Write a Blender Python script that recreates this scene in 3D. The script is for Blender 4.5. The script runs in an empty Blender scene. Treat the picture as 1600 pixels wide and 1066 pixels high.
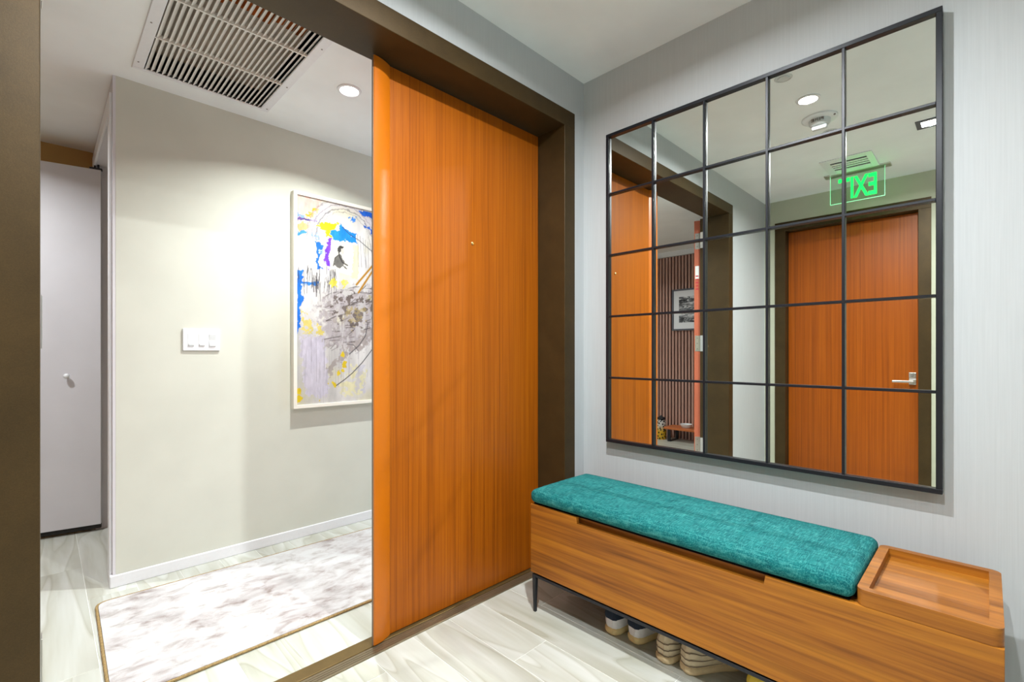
import bpy, bmesh, math, random
import numpy as np
from mathutils import Vector, Matrix

random.seed(7)
SC = bpy.context.scene
COL = SC.collection

# ------------------------------------------------------------------ camera, world, lamps, exposure
cam = bpy.data.objects.new('camera', bpy.data.cameras.new('camera'))
COL.objects.link(cam)
cam.location = (-2.176, -1.614, 1.216)
cam.rotation_euler = (math.radians(90), 0, math.radians(-44.8))
cam.data.sensor_width = 36.0
cam.data.lens = 738.0 / 1600 * 36
cam.data.shift_y = 18.0 / 1600
cam.data.clip_start = 0.02
SC.camera = cam

W = bpy.data.worlds.new('world')
SC.world = W
W.use_nodes = True
W.node_tree.nodes['Background'].inputs[0].default_value = (0.72, 0.86, 1.0, 1)
W.node_tree.nodes['Background'].inputs[1].default_value = 0.85

SC.view_settings.view_transform = 'Standard'
SC.view_settings.look = 'None'
SC.view_settings.gamma = 1.0
SC.view_settings.use_curve_mapping = False
SC.view_settings.exposure = 1.13
SC.cycles.max_bounces = 14
SC.cycles.diffuse_bounces = 8
SC.cycles.glossy_bounces = 6
SC.cycles.transparent_max_bounces = 12
SC.cycles.sample_clamp_indirect = 12.0
SC.cycles.caustics_reflective = True
SC.cycles.use_guiding = True
SC.cycles.use_surface_guiding = True
SC.cycles.guiding_training_samples = 64
SC.cycles.blur_glossy = 0.0

CEIL, HCEIL = 2.74, 2.655
LAMPS = {   # name: (x, y, ceiling height, watts, colour, spread)
    'round_near_mirror': (-1.148, -0.853, CEIL, 25, (0.97, 0.995, 1.0), 166),
    'square_by_exit': (-2.05, -1.35, CEIL, 20, (0.97, 0.995, 1.0), 166),
    'hallway': (-0.984, 0.852, HCEIL, 15.5, (0.965, 1.0, 0.98), 142),
    'hallway_end': (-2.75, 2.0, HCEIL, 12, (0.97, 0.995, 1.0), 150),
    'vestibule_fill': (-1.6, -2.8, CEIL, 4, (0.97, 1.0, 0.985), 150),  # added lamp out of view, gives the ceiling more bounce light
}


def lamp(key, parent):
    x, y, z, w, c, sp = LAMPS[key]
    d = bpy.data.lights.new('downlight_lamp', 'AREA')
    d.shape = 'DISK'
    d.size = 0.048
    d.energy = w
    d.color = c
    d.spread = math.radians(sp)
    o = bpy.data.objects.new('downlight_lamp', d)
    COL.objects.link(o)
    o.parent = parent
    o.location = (0, 0, -0.014)
    return o


# ------------------------------------------------------------------ materials
def lin(c):
    return tuple((v / 255 / 12.92 if v / 255 <= 0.04045 else ((v / 255 + 0.055) / 1.055) ** 2.4) for v in c) + (1,)


class NT:
    def __init__(s, name):
        s.m = bpy.data.materials.new(name)
        s.m.use_nodes = True
        s.t = s.m.node_tree
        s.p = s.t.nodes['Principled BSDF']
        s.out = s.t.nodes['Material Output']

    def n(s, typ, **kw):
        nd = s.t.nodes.new(typ)
        for k, v in kw.items():
            if k.startswith('_'):
                setattr(nd, k[1:], v)
            else:
                nd.inputs[k.replace('__', ' ')].default_value = v
        return nd

    def l(s, a, b):
        s.t.links.new(a, b)

    def coords(s, scale, rand=False, kind='Object', rot=(0, 0, 0)):
        tc = s.n('ShaderNodeTexCoord')
        v = tc.outputs[kind]
        if rand:
            oi = s.n('ShaderNodeObjectInfo')
            mul = s.n('ShaderNodeMath', _operation='MULTIPLY')
            s.l(oi.outputs['Random'], mul.inputs[0])
            mul.inputs[1].default_value = 37.0
            add = s.n('ShaderNodeVectorMath', _operation='ADD')
            s.l(v, add.inputs[0])
            s.l(mul.outputs[0], add.inputs[1])
            v = add.outputs[0]
        mp = s.n('ShaderNodeMapping')
        mp.inputs['Scale'].default_value = scale
        mp.inputs['Rotation'].default_value = rot
        s.l(v, mp.inputs['Vector'])
        return mp.outputs[0]

    def noise(s, vec, scale, detail=3, rough=0.5, dist=0.0):
        nd = s.n('ShaderNodeTexNoise')
        nd.inputs['Scale'].default_value = scale
        nd.inputs['Detail'].default_value = detail
        nd.inputs['Roughness'].default_value = rough
        nd.inputs['Distortion'].default_value = dist
        s.l(vec, nd.inputs['Vector'])
        return nd.outputs['Fac']

    def ramp(s, fac, stops):
        r = s.n('ShaderNodeValToRGB')
        e = r.color_ramp.elements
        while len(e) < len(stops):
            e.new(0.5)
        for k, (p, c) in enumerate(stops):
            e[k].position = p
            e[k].color = lin(c)
        s.l(fac, r.inputs['Fac'])
        return r.outputs['Color']

    def mix(s, fac, a, b, mode='MIX'):
        mx = s.n('ShaderNodeMix', _data_type='RGBA', _blend_type=mode)
        for sock, v in ((mx.inputs[0], fac), (mx.inputs[6], a), (mx.inputs[7], b)):
            if isinstance(v, (int, float)):
                sock.default_value = v
            elif isinstance(v, tuple):
                sock.default_value = lin(v[:3])
            else:
                s.l(v, sock)
        return mx.outputs[2]

    def bump(s, h, strength=0.2, dist=0.01):
        b = s.n('ShaderNodeBump')
        b.inputs['Strength'].default_value = strength
        b.inputs['Distance'].default_value = dist
        s.l(h, b.inputs['Height'])
        s.l(b.outputs[0], s.p.inputs['Normal'])

    def base(s, c):
        if isinstance(c, tuple):
            s.p.inputs['Base Color'].default_value = lin(c)
        else:
            s.l(c, s.p.inputs['Base Color'])

    def set(s, rough=0.5, metal=0.0, spec=0.5):
        s.p.inputs['Roughness'].default_value = rough
        s.p.inputs['Metallic'].default_value = metal
        s.p.inputs['Specular IOR Level'].default_value = spec


def plain(name, c, rough=0.5, metal=0.0, spec=0.5, grain=0.0, gscale=60):
    t = NT(name)
    t.set(rough, metal, spec)
    v = t.coords((1, 1, 1))
    f = t.noise(v, gscale, 3)
    d = tuple(max(0, x * (1 - 0.015 - grain)) for x in c)
    t.base(t.ramp(f, [(0.3, d), (0.7, c)]))
    if grain:
        t.bump(f, 0.15, 0.002)
    return t.m


def wallpaper():
    t = NT('linen_wallpaper')
    t.set(0.75, 0, 0.25)
    v = t.coords((1, 1, 0.012))
    f = t.noise(v, 240, 3, 0.6)
    v2 = t.coords((1, 1, 0.05))
    g = t.noise(v2, 90, 2)
    c = t.ramp(f, [(0.3, (180, 184, 187)), (0.7, (187, 191, 194))])
    t.base(t.mix(0.2, c, t.ramp(g, [(0.35, (177, 181, 184)), (0.65, (189, 193, 196))])))
    t.bump(f, 0.06, 0.001)
    return t.m


def plaster(name, c, rough=0.7):
    t = NT(name)
    t.set(rough, 0, 0.25)
    f = t.noise(t.coords((1, 1, 1)), 3.0, 4)
    d = tuple(x * 0.965 for x in c)
    t.base(t.ramp(f, [(0.3, d), (0.7, c)]))
    t.bump(t.noise(t.coords((1, 1, 1)), 160, 2), 0.04, 0.001)
    return t.m


def bronze(name, c, d, rough, metal):
    t = NT(name)
    t.set(rough, metal, 0.3)
    v = t.coords((1, 1, 1))
    big = t.noise(v, 6, 5, 0.6)
    fine = t.noise(v, 420, 2)
    t.base(t.mix(0.35, t.ramp(big, [(0.3, d), (0.72, c)]), t.ramp(fine, [(0.35, d), (0.7, c)])))
    t.bump(fine, 0.12, 0.0008)
    return t.m


def veneer(name, dark, mid, light, scale, rot=(0, 0, 0), rough=0.38, fine=2.6, spec=0.4):
    """straight-grained wood: scale is small along the grain"""
    t = NT(name)
    t.set(rough, 0, spec)
    v = t.coords(scale, rot=rot)
    a = t.noise(v, 1.0, 2, 0.55, 0.0)
    b = t.noise(v, fine, 4, 0.7, 0.1)
    c1 = t.ramp(a, [(0.33, dark), (0.5, mid), (0.68, light)])
    c2 = t.ramp(b, [(0.34, dark), (0.52, mid), (0.62, light)])
    t.base(t.mix(0.5, c1, c2))
    t.bump(b, 0.05, 0.001)
    return t.m


def walnut(name):
    t = NT(name)
    t.set(0.4, 0, 0.3)
    v = t.coords((7, 0.8, 19))
    wob = t.noise(t.coords((0.6, 1.5, 2.0)), 1.6, 2)
    sep = t.n('ShaderNodeVectorMath', _operation='SCALE')
    t.l(v, sep.inputs[0])
    sep.inputs['Scale'].default_value = 1.0
    a = t.noise(sep.outputs[0], 1.0, 4, 0.6, 0.6)
    b = t.noise(t.coords((50, 1.6, 85)), 1.0, 3, 0.6)
    c1 = t.ramp(a, [(0.3, (94, 54, 20)), (0.42, (132, 78, 26)), (0.5, (150, 92, 29)), (0.6, (174, 112, 32))])
    c2 = t.ramp(b, [(0.36, (102, 59, 22)), (0.5, (150, 92, 29)), (0.62, (170, 108, 33))])
    c = t.mix(0.45, c1, c2)
    t.base(t.mix(t.ramp(wob, [(0.35, (0, 0, 0)), (0.65, (70, 70, 70))]), c, (182, 112, 30)))
    t.bump(b, 0.05, 0.001)
    return t.m


def plank_tile():
    t = NT('wood_look_porcelain')
    t.set(0.3, 0, 0.45)
    a = t.noise(t.coords((6.5, 0.75, 1), rand=True), 1.3, 3, 0.55, 0.8)
    b = t.noise(t.coords((70, 3.0, 1), rand=True), 1.0, 3, 0.6)
    q = t.noise(t.coords((3.2, 0.42, 1), rand=True), 1.5, 1, 0.4, 0.3)
    ml = t.n('ShaderNodeMath', _operation='MULTIPLY')
    t.l(q, ml.inputs[0])
    ml.inputs[1].default_value = 11.0
    fq = t.n('ShaderNodeMath', _operation='FRACT')
    t.l(ml.outputs[0], fq.inputs[0])
    c1 = t.ramp(a, [(0.3, (112, 105, 82)), (0.44, (160, 159, 141)), (0.55, (190, 194, 186)), (0.68, (208, 212, 208))])
    c2 = t.ramp(b, [(0.3, (152, 147, 128)), (0.58, (200, 204, 198))])
    c3 = t.ramp(fq.outputs[0], [(0.0, (148, 145, 124)), (0.12, (182, 184, 170)), (0.55, (195, 198, 190)), (0.9, (214, 217, 213)), (1.0, (176, 176, 160))])
    c = t.mix(0.2, c1, c2)
    c = t.mix(0.5, c, c3)
    oi = t.n('ShaderNodeObjectInfo')
    tint = t.ramp(oi.outputs['Random'], [(0.0, (158, 155, 140)), (0.3, (190, 193, 186)), (0.6, (208, 212, 207)), (1.0, (174, 176, 168))])
    t.base(t.mix(0.3, c, tint))
    return t.m


def teal_fabric():
    t = NT('teal_weave')
    t.set(0.9, 0, 0.2)
    warp = t.noise(t.coords((330, 26, 60)), 1.0, 2, 0.6)
    weft = t.noise(t.coords((34, 300, 300)), 1.0, 2, 0.6)
    big = t.noise(t.coords((18, 30, 18)), 1.0, 3, 0.6)
    dk, md, lt = (0, 58, 66), (8, 98, 102), (84, 164, 158)
    c1 = t.ramp(warp, [(0.34, dk), (0.5, md), (0.68, lt)])
    c2 = t.ramp(weft, [(0.34, dk), (0.5, md), (0.68, lt)])
    c = t.mix(0.5, c1, c2)
    t.base(t.mix(0.3, c, t.ramp(big, [(0.3, (4, 80, 86)), (0.7, (24, 122, 120))])))
    mixh = t.n('ShaderNodeMath', _operation='ADD')
    t.l(warp, mixh.inputs[0])
    t.l(weft, mixh.inputs[1])
    t.bump(mixh.outputs[0], 0.5, 0.0015)
    return t.m


def rug_pile():
    t = NT('rug_pile')
    t.set(0.95, 0, 0.1)
    a = t.noise(t.coords((2.2, 3.4, 1), rot=(0, 0, 0.5)), 1.3, 6, 0.62, 0.5)
    b = t.noise(t.coords((8, 13, 1), rot=(0, 0, 0.5)), 1.2, 5, 0.6, 0.5)
    c = t.noise(t.coords((3.5, 7, 1), rot=(0, 0, 0.5)), 2.6, 4, 0.6, 0.3)
    base = t.ramp(a, [(0.36, (138, 126, 124)), (0.46, (188, 184, 185)), (0.56, (207, 208, 209))])
    c2 = t.ramp(b, [(0.34, (134, 120, 112)), (0.46, (192, 188, 188)), (0.57, (207, 208, 209))])
    col = t.mix(0.5, base, c2)
    spots = t.ramp(c, [(0.0, (255, 255, 255)), (0.275, (255, 255, 255)), (0.32, (0, 0, 0))])
    t.base(t.mix(spots, col, (160, 138, 116)))
    t.bump(t.noise(t.coords((1, 1, 1)), 380, 2), 0.6, 0.004)
    return t.m


def mirror_glass():
    t = NT('mirror_glass')
    t.set(0.0, 1.0, 0.5)
    t.base((236, 240, 235))
    return t.m


def emitter(name, c, s):
    t = NT(name)
    t.base(c)
    t.p.inputs['Emission Color'].default_value = lin(c)
    t.p.inputs['Emission Strength'].default_value = s
    return t.m


def acrylic():
    t = NT('clear_acrylic')
    tr = t.n('ShaderNodeBsdfTransparent')
    tr.inputs[0].default_value = (0.86, 0.97, 0.88, 1)
    gl = t.n('ShaderNodeBsdfGlossy')
    gl.inputs['Roughness'].default_value = 0.02
    fr = t.n('ShaderNodeFresnel')
    fr.inputs[0].default_value = 1.49
    mx = t.n('ShaderNodeMixShader')
    t.l(fr.outputs[0], mx.inputs[0])
    t.l(tr.outputs[0], mx.inputs[1])
    t.l(gl.outputs[0], mx.inputs[2])
    t.l(mx.outputs[0], t.out.inputs[0])
    return t.m


def window_glass():
    t = NT('window_glass')
    tr = t.n('ShaderNodeBsdfTransparent')
    gl = t.n('ShaderNodeBsdfGlossy')
    gl.inputs['Roughness'].default_value = 0.02
    mx = t.n('ShaderNodeMixShader')
    mx.inputs[0].default_value = 0.06
    t.l(tr.outputs[0], mx.inputs[1])
    t.l(gl.outputs[0], mx.inputs[2])
    t.l(mx.outputs[0], t.out.inputs[0])
    return t.m


def painted_canvas():
    t = NT('painted_canvas')
    t.set(0.6, 0, 0.3)
    a = t.n('ShaderNodeVertexColor', _layer_name='paint')
    t.base(a.outputs['Color'])
    t.bump(t.noise(t.coords((1, 1, 1)), 90, 4, 0.7), 0.25, 0.003)
    return t.m


def print_bw():
    t = NT('black_and_white_print')
    t.set(0.5, 0, 0.3)
    v = t.coords((3, 3, 9), rot=(0.6, 0, 0))
    f = t.noise(v, 2.4, 6, 0.7, 1.5)
    t.base(t.ramp(f, [(0.38, (30, 32, 36)), (0.5, (120, 124, 130)), (0.6, (225, 226, 230))]))
    return t.m


def jar_pattern():
    t = NT('black_and_yellow_glaze')
    t.set(0.3, 0, 0.5)
    vo = t.n('ShaderNodeTexVoronoi')
    vo.inputs['Scale'].default_value = 36
    t.l(t.coords((1, 1, 0.8)), vo.inputs['Vector'])
    spots = t.ramp(vo.outputs['Distance'], [(0.0, (20, 20, 22)), (0.36, (20, 20, 22)), (0.42, (255, 255, 255))])
    sx = t.n('ShaderNodeSeparateXYZ')
    t.l(t.coords((1, 1, 1)), sx.inputs[0])
    mr = t.n('ShaderNodeMapRange')
    mr.inputs[1].default_value = 0.12
    mr.inputs[2].default_value = 0.2
    t.l(sx.outputs[2], mr.inputs[0])
    body = t.mix(mr.outputs[0], (214, 170, 40), (190, 186, 180))
    t.base(t.mix(1.0, spots, body, 'MULTIPLY'))
    return t.m


M = dict(
    wallpaper=wallpaper(),
    cream=plaster('cream_paint', (207, 209, 198)),
    white_ceiling=plaster('white_ceiling_paint', (238, 242, 243)),
    beige=plaster('beige_paint', (190, 192, 172)),
    tan=plaster('tan_paint', (196, 160, 100)),
    closet_white=plaster('closet_white', (214, 213, 218), 0.5),
    trim_white=plain('white_trim', (226, 228, 232), 0.35),
    bronze=bronze('bronze_metal', (76, 59, 32), (57, 44, 23), 0.45, 0.3),
    bronze_dark=bronze('bronze_brushed', (128, 106, 66), (102, 84, 52), 0.35, 0.6),
    steel_plate=bronze('steel_threshold', (150, 136, 112), (124, 112, 90), 0.3, 0.7),
    door=veneer('sapele_veneer', (122, 60, 8), (158, 82, 8), (170, 94, 12), (60, 60, 0.5), fine=3.6, spec=0.3),
    service_door=veneer('sapele_veneer_service', (124, 57, 8), (154, 75, 9), (166, 86, 13), (50, 50, 0.4), fine=3.0, spec=0.3),
    door_edge=plain('orange_lacquer_edge', (190, 102, 8), 0.35, 0, 0.5, 0.02, 4),
    leaf_edge=plain('red_brown_edge', (196, 106, 78), 0.5, 0, 0.4, 0.03, 8),
    walnut=walnut('walnut'),
    teal=teal_fabric(),
    black_gap=plain('black_gap_shade', (10, 10, 11), 0.9, 0, 0.1),  # near-black, shade of the cushion gap put into the colour
    black_steel=plain('black_steel', (34, 36, 42), 0.42, 0.25),
    mirror_frame=plain('mirror_frame_black', (26, 29, 36), 0.35, 0.3),
    mirror=mirror_glass(),
    plank=plank_tile(),
    grout=plain('grout', (226, 228, 224), 0.9),
    rug=rug_pile(),
    binding=plain('rug_binding', (176, 150, 104), 0.9, 0, 0.1, 0.25, 160),
    grille=plain('grille_white', (226, 224, 218), 0.45),
    plenum=plain('plenum_dark', (214, 205, 194), 0.9, 0, 0.1, 0.2, 5),
    filter=plain('filter_rust', (206, 110, 52), 0.9, 0, 0.1, 0.35, 14),
    chrome=plain('satin_nickel', (214, 212, 206), 0.28, 0.9),
    brass=plain('brass', (214, 190, 130), 0.3, 0.9),
    dark=plain('dark_void', (18, 17, 16), 0.8),
    plastic=plain('white_plastic', (228, 231, 234), 0.35),
    plastic_dim=plain('pale_plastic', (206, 210, 211), 0.4),
    diffuser=emitter('lamp_diffuser', (255, 250, 240), 14.0),
    exit_green=emitter('exit_green', (10, 235, 70), 1.6),
    exit_edge=emitter('exit_glow_edge', (150, 255, 190), 0.5),
    acrylic=acrylic(),
    window_glass=window_glass(),
    lens=plain('strobe_lens', (212, 216, 218), 0.35, 0.0),
    text_grey=plain('grey_lettering', (120, 116, 112), 0.6),
    canvas=painted_canvas(),
    frame_white=plain('painting_frame', (232, 229, 218), 0.5),
    slat=veneer('slat_wood', (150, 112, 102), (186, 148, 136), (204, 166, 154), (60, 60, 1.2)),
    slat_back=plain('slat_backing', (22, 16, 16), 0.9, 0, 0.1),
    grey_frame=plain('grey_frame', (88, 90, 100), 0.5),
    mat_white=plain('mat_board', (232, 234, 240), 0.8),
    bw=print_bw(),
    teak=veneer('teak', (150, 76, 34), (190, 104, 52), (206, 122, 66), (30, 1.2, 30)),
    jar=jar_pattern(),
    shoe_white=plain('shoe_white', (222, 222, 226), 0.6, 0, 0.3, 0.02, 90),
    shoe_navy=plain('shoe_navy', (40, 50, 66), 0.8, 0, 0.2, 0.1, 200),
    shoe_gum=plain('cream_sole', (226, 204, 150), 0.6, 0, 0.3, 0.03, 60),
    shoe_beige=plain('shoe_beige', (212, 196, 166), 0.65, 0, 0.3, 0.03, 60),
    shoe_beige_sole=plain('beige_sole', (216, 194, 154), 0.65, 0, 0.3, 0.03, 60),
    shoe_groove=plain('shoe_groove', (120, 104, 86), 0.8),
    shoe_yellow=plain('shoe_yellow', (214, 186, 60), 0.6),
    shoe_in=plain('shoe_lining', (24, 22, 22), 0.9),
    red=plain('sticker_red', (196, 40, 60), 0.5),
    paper=plain('sticker_white', (240, 240, 240), 0.5),
)


# ------------------------------------------------------------------ mesh helpers
class B:
    def __init__(s):
        s.bm = bmesh.new()

    def box(s, lo, hi, bev=0.0, seg=2):
        lo = Vector(lo)
        hi = Vector(hi)
        mn = Vector([min(a, b) for a, b in zip(lo, hi)])
        mx = Vector([max(a, b) for a, b in zip(lo, hi)])
        r = bmesh.ops.create_cube(s.bm, size=1.0)
        vs = r['verts']
        for v in vs:
            v.co = Vector([mn[i] if v.co[i] < 0 else mx[i] for i in range(3)])
        if bev:
            es = list({e for v in vs for e in v.link_edges})
            bmesh.ops.bevel(s.bm, geom=es, offset=bev, segments=seg, profile=0.5, affect='EDGES', clamp_overlap=True)
        return s

    def prism(s, pts, axis, a, b):
        """pts: 2D polygon in the two other axes (in order), extruded along axis from a to b"""
        def mk(p, t):
            c = list(p)
            c.insert(axis, t)
            return s.bm.verts.new(c)
        A = [mk(p, a) for p in pts]
        Bv = [mk(p, b) for p in pts]
        n = len(pts)
        s.bm.faces.new(A)
        s.bm.faces.new(list(reversed(Bv)))
        for i in range(n):
            s.bm.faces.new((A[i], Bv[i], Bv[(i + 1) % n], A[(i + 1) % n]))
        return s

    def lathe(s, prof, c=(0, 0, 0), axis=2, seg=40):
        """prof: (radius, height) list"""
        rings = []
        for r, h in prof:
            ring = []
            for k in range(seg):
                a = 2 * math.pi * k / seg
                p = [r * math.cos(a), r * math.sin(a)]
                p.insert(axis, h)
                ring.append(s.bm.verts.new(Vector(c) + Vector(p)))
            rings.append(ring)
        for A, Bv in zip(rings, rings[1:]):
            for k in range(seg):
                s.bm.faces.new((A[k], A[(k + 1) % seg], Bv[(k + 1) % seg], Bv[k]))
        if prof[0][0] > 1e-6:
            s.bm.faces.new(list(reversed(rings[0])))
        if prof[-1][0] > 1e-6:
            s.bm.faces.new(rings[-1])
        return s

    def ring_prism(s, outer, inner, z0, z1):
        """two outlines with equal counts in xy"""
        n = len(outer)
        V = [[s.bm.verts.new((p[0], p[1], z)) for p in o] for o in (outer, inner) for z in (z0, z1)]
        o0, o1, i0, i1 = V
        for k in range(n):
            j = (k + 1) % n
            s.bm.faces.new((o0[k], o0[j], o1[j], o1[k]))
            s.bm.faces.new((i0[k], i1[k], i1[j], i0[j]))
            s.bm.faces.new((o1[k], o1[j], i1[j], i1[k]))
            s.bm.faces.new((o0[k], i0[k], i0[j], o0[j]))
        return s

    def tube(s, pts, r, seg=8):
        pts = [Vector(p) for p in pts]
        rings = []
        for i, p in enumerate(pts):
            d = (pts[min(i + 1, len(pts) - 1)] - pts[max(i - 1, 0)]).normalized()
            u = d.orthogonal().normalized()
            w = d.cross(u)
            rings.append([s.bm.verts.new(p + (u * math.cos(2 * math.pi * k / seg) + w * math.sin(2 * math.pi * k / seg)) * r) for k in range(seg)])
        for A, Bv in zip(rings, rings[1:]):
            for k in range(seg):
                s.bm.faces.new((A[k], A[(k + 1) % seg], Bv[(k + 1) % seg], Bv[k]))
        s.bm.faces.new(list(reversed(rings[0])))
        s.bm.faces.new(rings[-1])
        return s

    def build(s, name, mat, parent=None, smooth=False, origin=None):
        """coordinates are world ones unless the parent thing was made with local=True"""
        off = Vector((0, 0, 0))
        if parent is not None:
            off = Vector(parent.get('_off', (0, 0, 0)))
        elif origin is not None:
            off = Vector(origin)
        bmesh.ops.recalc_face_normals(s.bm, faces=s.bm.faces)
        if off.length:
            bmesh.ops.translate(s.bm, vec=-off, verts=s.bm.verts)
        me = bpy.data.meshes.new(name)
        s.bm.to_mesh(me)
        s.bm.free()
        me.materials.append(M[mat])
        if smooth:
            me.polygons.foreach_set('use_smooth', [True] * len(me.polygons))
            me.set_sharp_from_angle(angle=math.radians(smooth if smooth is not True else 40))
        o = bpy.data.objects.new(name, me)
        COL.objects.link(o)
        if parent is not None:
            o.parent = parent
            o['_off'] = tuple(off)
        elif origin is not None:
            o.location = origin
            o['_off'] = tuple(off)
        return o


def tag(o, label=None, cat=None, group=None, kind=None):
    for k, v in (('label', label), ('category', cat), ('group', group), ('kind', kind)):
        if v:
            o[k] = v
    return o


def empty(name, loc=(0, 0, 0), rz=0.0, label=None, cat=None, group=None, kind=None, local=False):
    o = bpy.data.objects.new(name, None)
    COL.objects.link(o)
    o.empty_display_size = 0.1
    o.location = loc
    o.rotation_euler = (0, 0, rz)
    if not local:
        o['_off'] = tuple(loc)
    return tag(o, label, cat, group, kind)


def struct(name, bm, mat, label, cat, smooth=False):
    return tag(bm.build(name, mat, smooth=smooth), label, cat, None, 'structure')


def text(name, body, mat, parent, mtx, width, height, extrude=0.001, bold=0.0):
    cu = bpy.data.curves.new(name, 'FONT')
    cu.body = body
    cu.extrude = extrude
    cu.size = 1.0
    cu.offset = bold
    to = bpy.data.objects.new(name + '_tmp', cu)
    COL.objects.link(to)
    bpy.context.view_layer.update()
    me = bpy.data.meshes.new_from_object(to.evaluated_get(bpy.context.evaluated_depsgraph_get()))
    bpy.data.objects.remove(to)
    co = np.array([v.co[:] for v in me.vertices])
    mn, mx = co.min(0), co.max(0)
    for v in me.vertices:
        x = (v.co.x - (mn[0] + mx[0]) / 2) / (mx[0] - mn[0]) * width
        y = (v.co.y - (mn[1] + mx[1]) / 2) / (mx[1] - mn[1]) * height
        v.co = mtx @ Vector((x, y, v.co.z))
    me.name = name
    me.materials.clear()
    me.materials.append(M[mat])
    o = bpy.data.objects.new(name, me)
    COL.objects.link(o)
    o.parent = parent
    return o


def rrect(x0, y0, x1, y1, r, seg=6):
    pts = []
    for cx, cy, a0 in ((x1 - r, y1 - r, 0), (x0 + r, y1 - r, 90), (x0 + r, y0 + r, 180), (x1 - r, y0 + r, 270)):
        for k in range(seg + 1):
            a = math.radians(a0 + 90 * k / seg)
            pts.append((cx + r * math.cos(a), cy + r * math.sin(a)))
    return pts


# ------------------------------------------------------------------ setting: shell
OX0, OX1, OTOP = -2.181, -0.178, 2.447          # clear opening between the bronze jambs
FX0, FX1, FTOP = -2.270, -0.089, 2.535          # outside of the bronze frame
WT = 0.25                                        # thickness of the wall with the opening

floor = struct('floor', B().box((-4.4, -3.4, -0.08), (1.2, 3.2, -0.0012)), 'grout', 'pale wood-look plank floor of vestibule and hallway', 'floor')
struct('wall_right', B().box((0, -3.4, 0), (0.15, WT, CEIL + 0.1)), 'wallpaper', 'grey linen wallpapered wall behind the mirror and bench', 'wall')
w = B()
w.box((FX1, 0, 0), (0.0, WT, CEIL + 0.1))
w.box((FX0, 0, FTOP), (FX1, WT, CEIL + 0.1))
w.box((-4.4, 0, 0), (FX0, WT, CEIL + 0.1))
struct('wall_front', w, 'wallpaper', 'pale wall around the bronze framed entrance', 'wall')
LX = -3.15
DY0, DY1, DTOP = -0.190, -1.200, 2.43
w = B()
w.box((LX - 0.2, DY0 + 0.095, 0), (LX, 0, CEIL + 0.1))
w.box((LX - 0.2, -3.4, 0), (LX, DY1 - 0.083, CEIL + 0.1))
w.box((LX - 0.2, DY1 - 0.083, DTOP + 0.09), (LX, DY0 + 0.095, CEIL + 0.1))
w.box((LX - 0.3, -3.4, 0), (LX - 0.2, 0, CEIL + 0.1))
struct('wall_left', w, 'beige', 'beige wall with the service door seen in the mirror', 'wall')
struct('wall_back', B().box((LX, -3.4, 0), (0, -3.2, CEIL + 0.1)), 'wallpaper', 'wall at the back of the vestibule', 'wall')
struct('ceiling', B().box((LX, -3.2, CEIL), (0, 0, CEIL + 0.1)), 'white_ceiling', 'white ceiling over the vestibule and mirror', 'ceiling')

HY = 1.577
RX = -1.92
GX0, GX1, GY0, GY1 = -1.815, -1.270, 0.37, 1.392   # ceiling grille opening
w = B()
w.box((-4.4, WT, HCEIL), (GX0, 3.2, HCEIL + 0.1))
w.box((GX1, WT, HCEIL), (1.2, 3.2, HCEIL + 0.1))
w.box((GX0, WT, HCEIL), (GX1, GY0, HCEIL + 0.1))
w.box((GX0, GY1, HCEIL), (GX1, 3.2, HCEIL + 0.1))
struct('ceiling_hallway', w, 'white_ceiling', 'white lower ceiling of the hallway with the big grille', 'ceiling')
struct('wall_hallway', B().box((RX + 0.012, HY, 0), (1.2, HY + 0.12, HCEIL)), 'cream', 'cream hallway wall holding painting and light switch', 'wall')
w = B()
w.box((RX, HY + 0.12, 2.50), (RX + 0.12, 2.70, HCEIL))
w.box((RX, 2.70, 0), (RX + 0.12, 2.93, HCEIL))
w.box((RX, HY + 0.001, 0), (RX + 0.012, HY + 0.12, HCEIL))
struct('wall_closet', w, 'closet_white', 'short white wall with the closet opening around the corner', 'wall')
w = B()
w.box((-0.9, HY + 0.12, 0), (-0.8, 2.93, HCEIL))
struct('wall_closet_inside', w, 'closet_white', 'pale inside of the hallway closet', 'wall')
struct('wall_end', B().box((-4.4, 2.93, 0), (0, 3.05, HCEIL)), 'tan', 'tan end wall above the white closet door', 'wall')
w = B()
w.box((1.1, WT, 0), (1.2, 0.38, HCEIL))
w.box((1.1, 1.45, 0), (1.2, HY, HCEIL))
w.box((1.1, 0.38, 2.45), (1.2, 1.45, HCEIL))
w.box((1.1, 0.38, 0), (1.2, 1.45, 0.06))
struct('wall_hallway_right', w, 'cream', 'hallway wall with the tall window, far to the right', 'wall')
win = empty('window_1', (1.15, 0.915, 0.06), 0, 'tall window at the right end of the hallway', 'window', None, 'structure')
wf = B()
for lo, hi in (((0.38, 0.06), (0.42, 2.45)), ((1.41, 0.06), (1.45, 2.45)), ((0.42, 2.41), (1.41, 2.45)), ((0.42, 0.06), (1.41, 0.10))):
    wf.box((1.12, lo[0], lo[1]), (1.18, hi[0], hi[1]))
wf.build('window_frame', 'trim_white', win)
B().box((1.148, 0.42, 0.10), (1.152, 1.41, 2.41)).build('pane', 'window_glass', win)
po = bpy.data.lights.new('window_portal', 'AREA')
po.shape = 'RECTANGLE'
po.size, po.size_y = 2.39, 1.07
po.cycles.is_portal = True
pob = bpy.data.objects.new('window_portal', po)
COL.objects.link(pob)
pob.location = (1.19, 0.915, 1.255)
pob.rotation_euler = (0, math.radians(90), 0)
SX = -4.25
ws = struct('wall_slatted', B().box((SX - 0.15, WT, 0), (SX - 0.03, 2.93, HCEIL)), 'slat_back', 'dark wooden slatted wall seen in the mirror', 'wall')
me_slat = None
y = WT + 0.06
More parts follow.
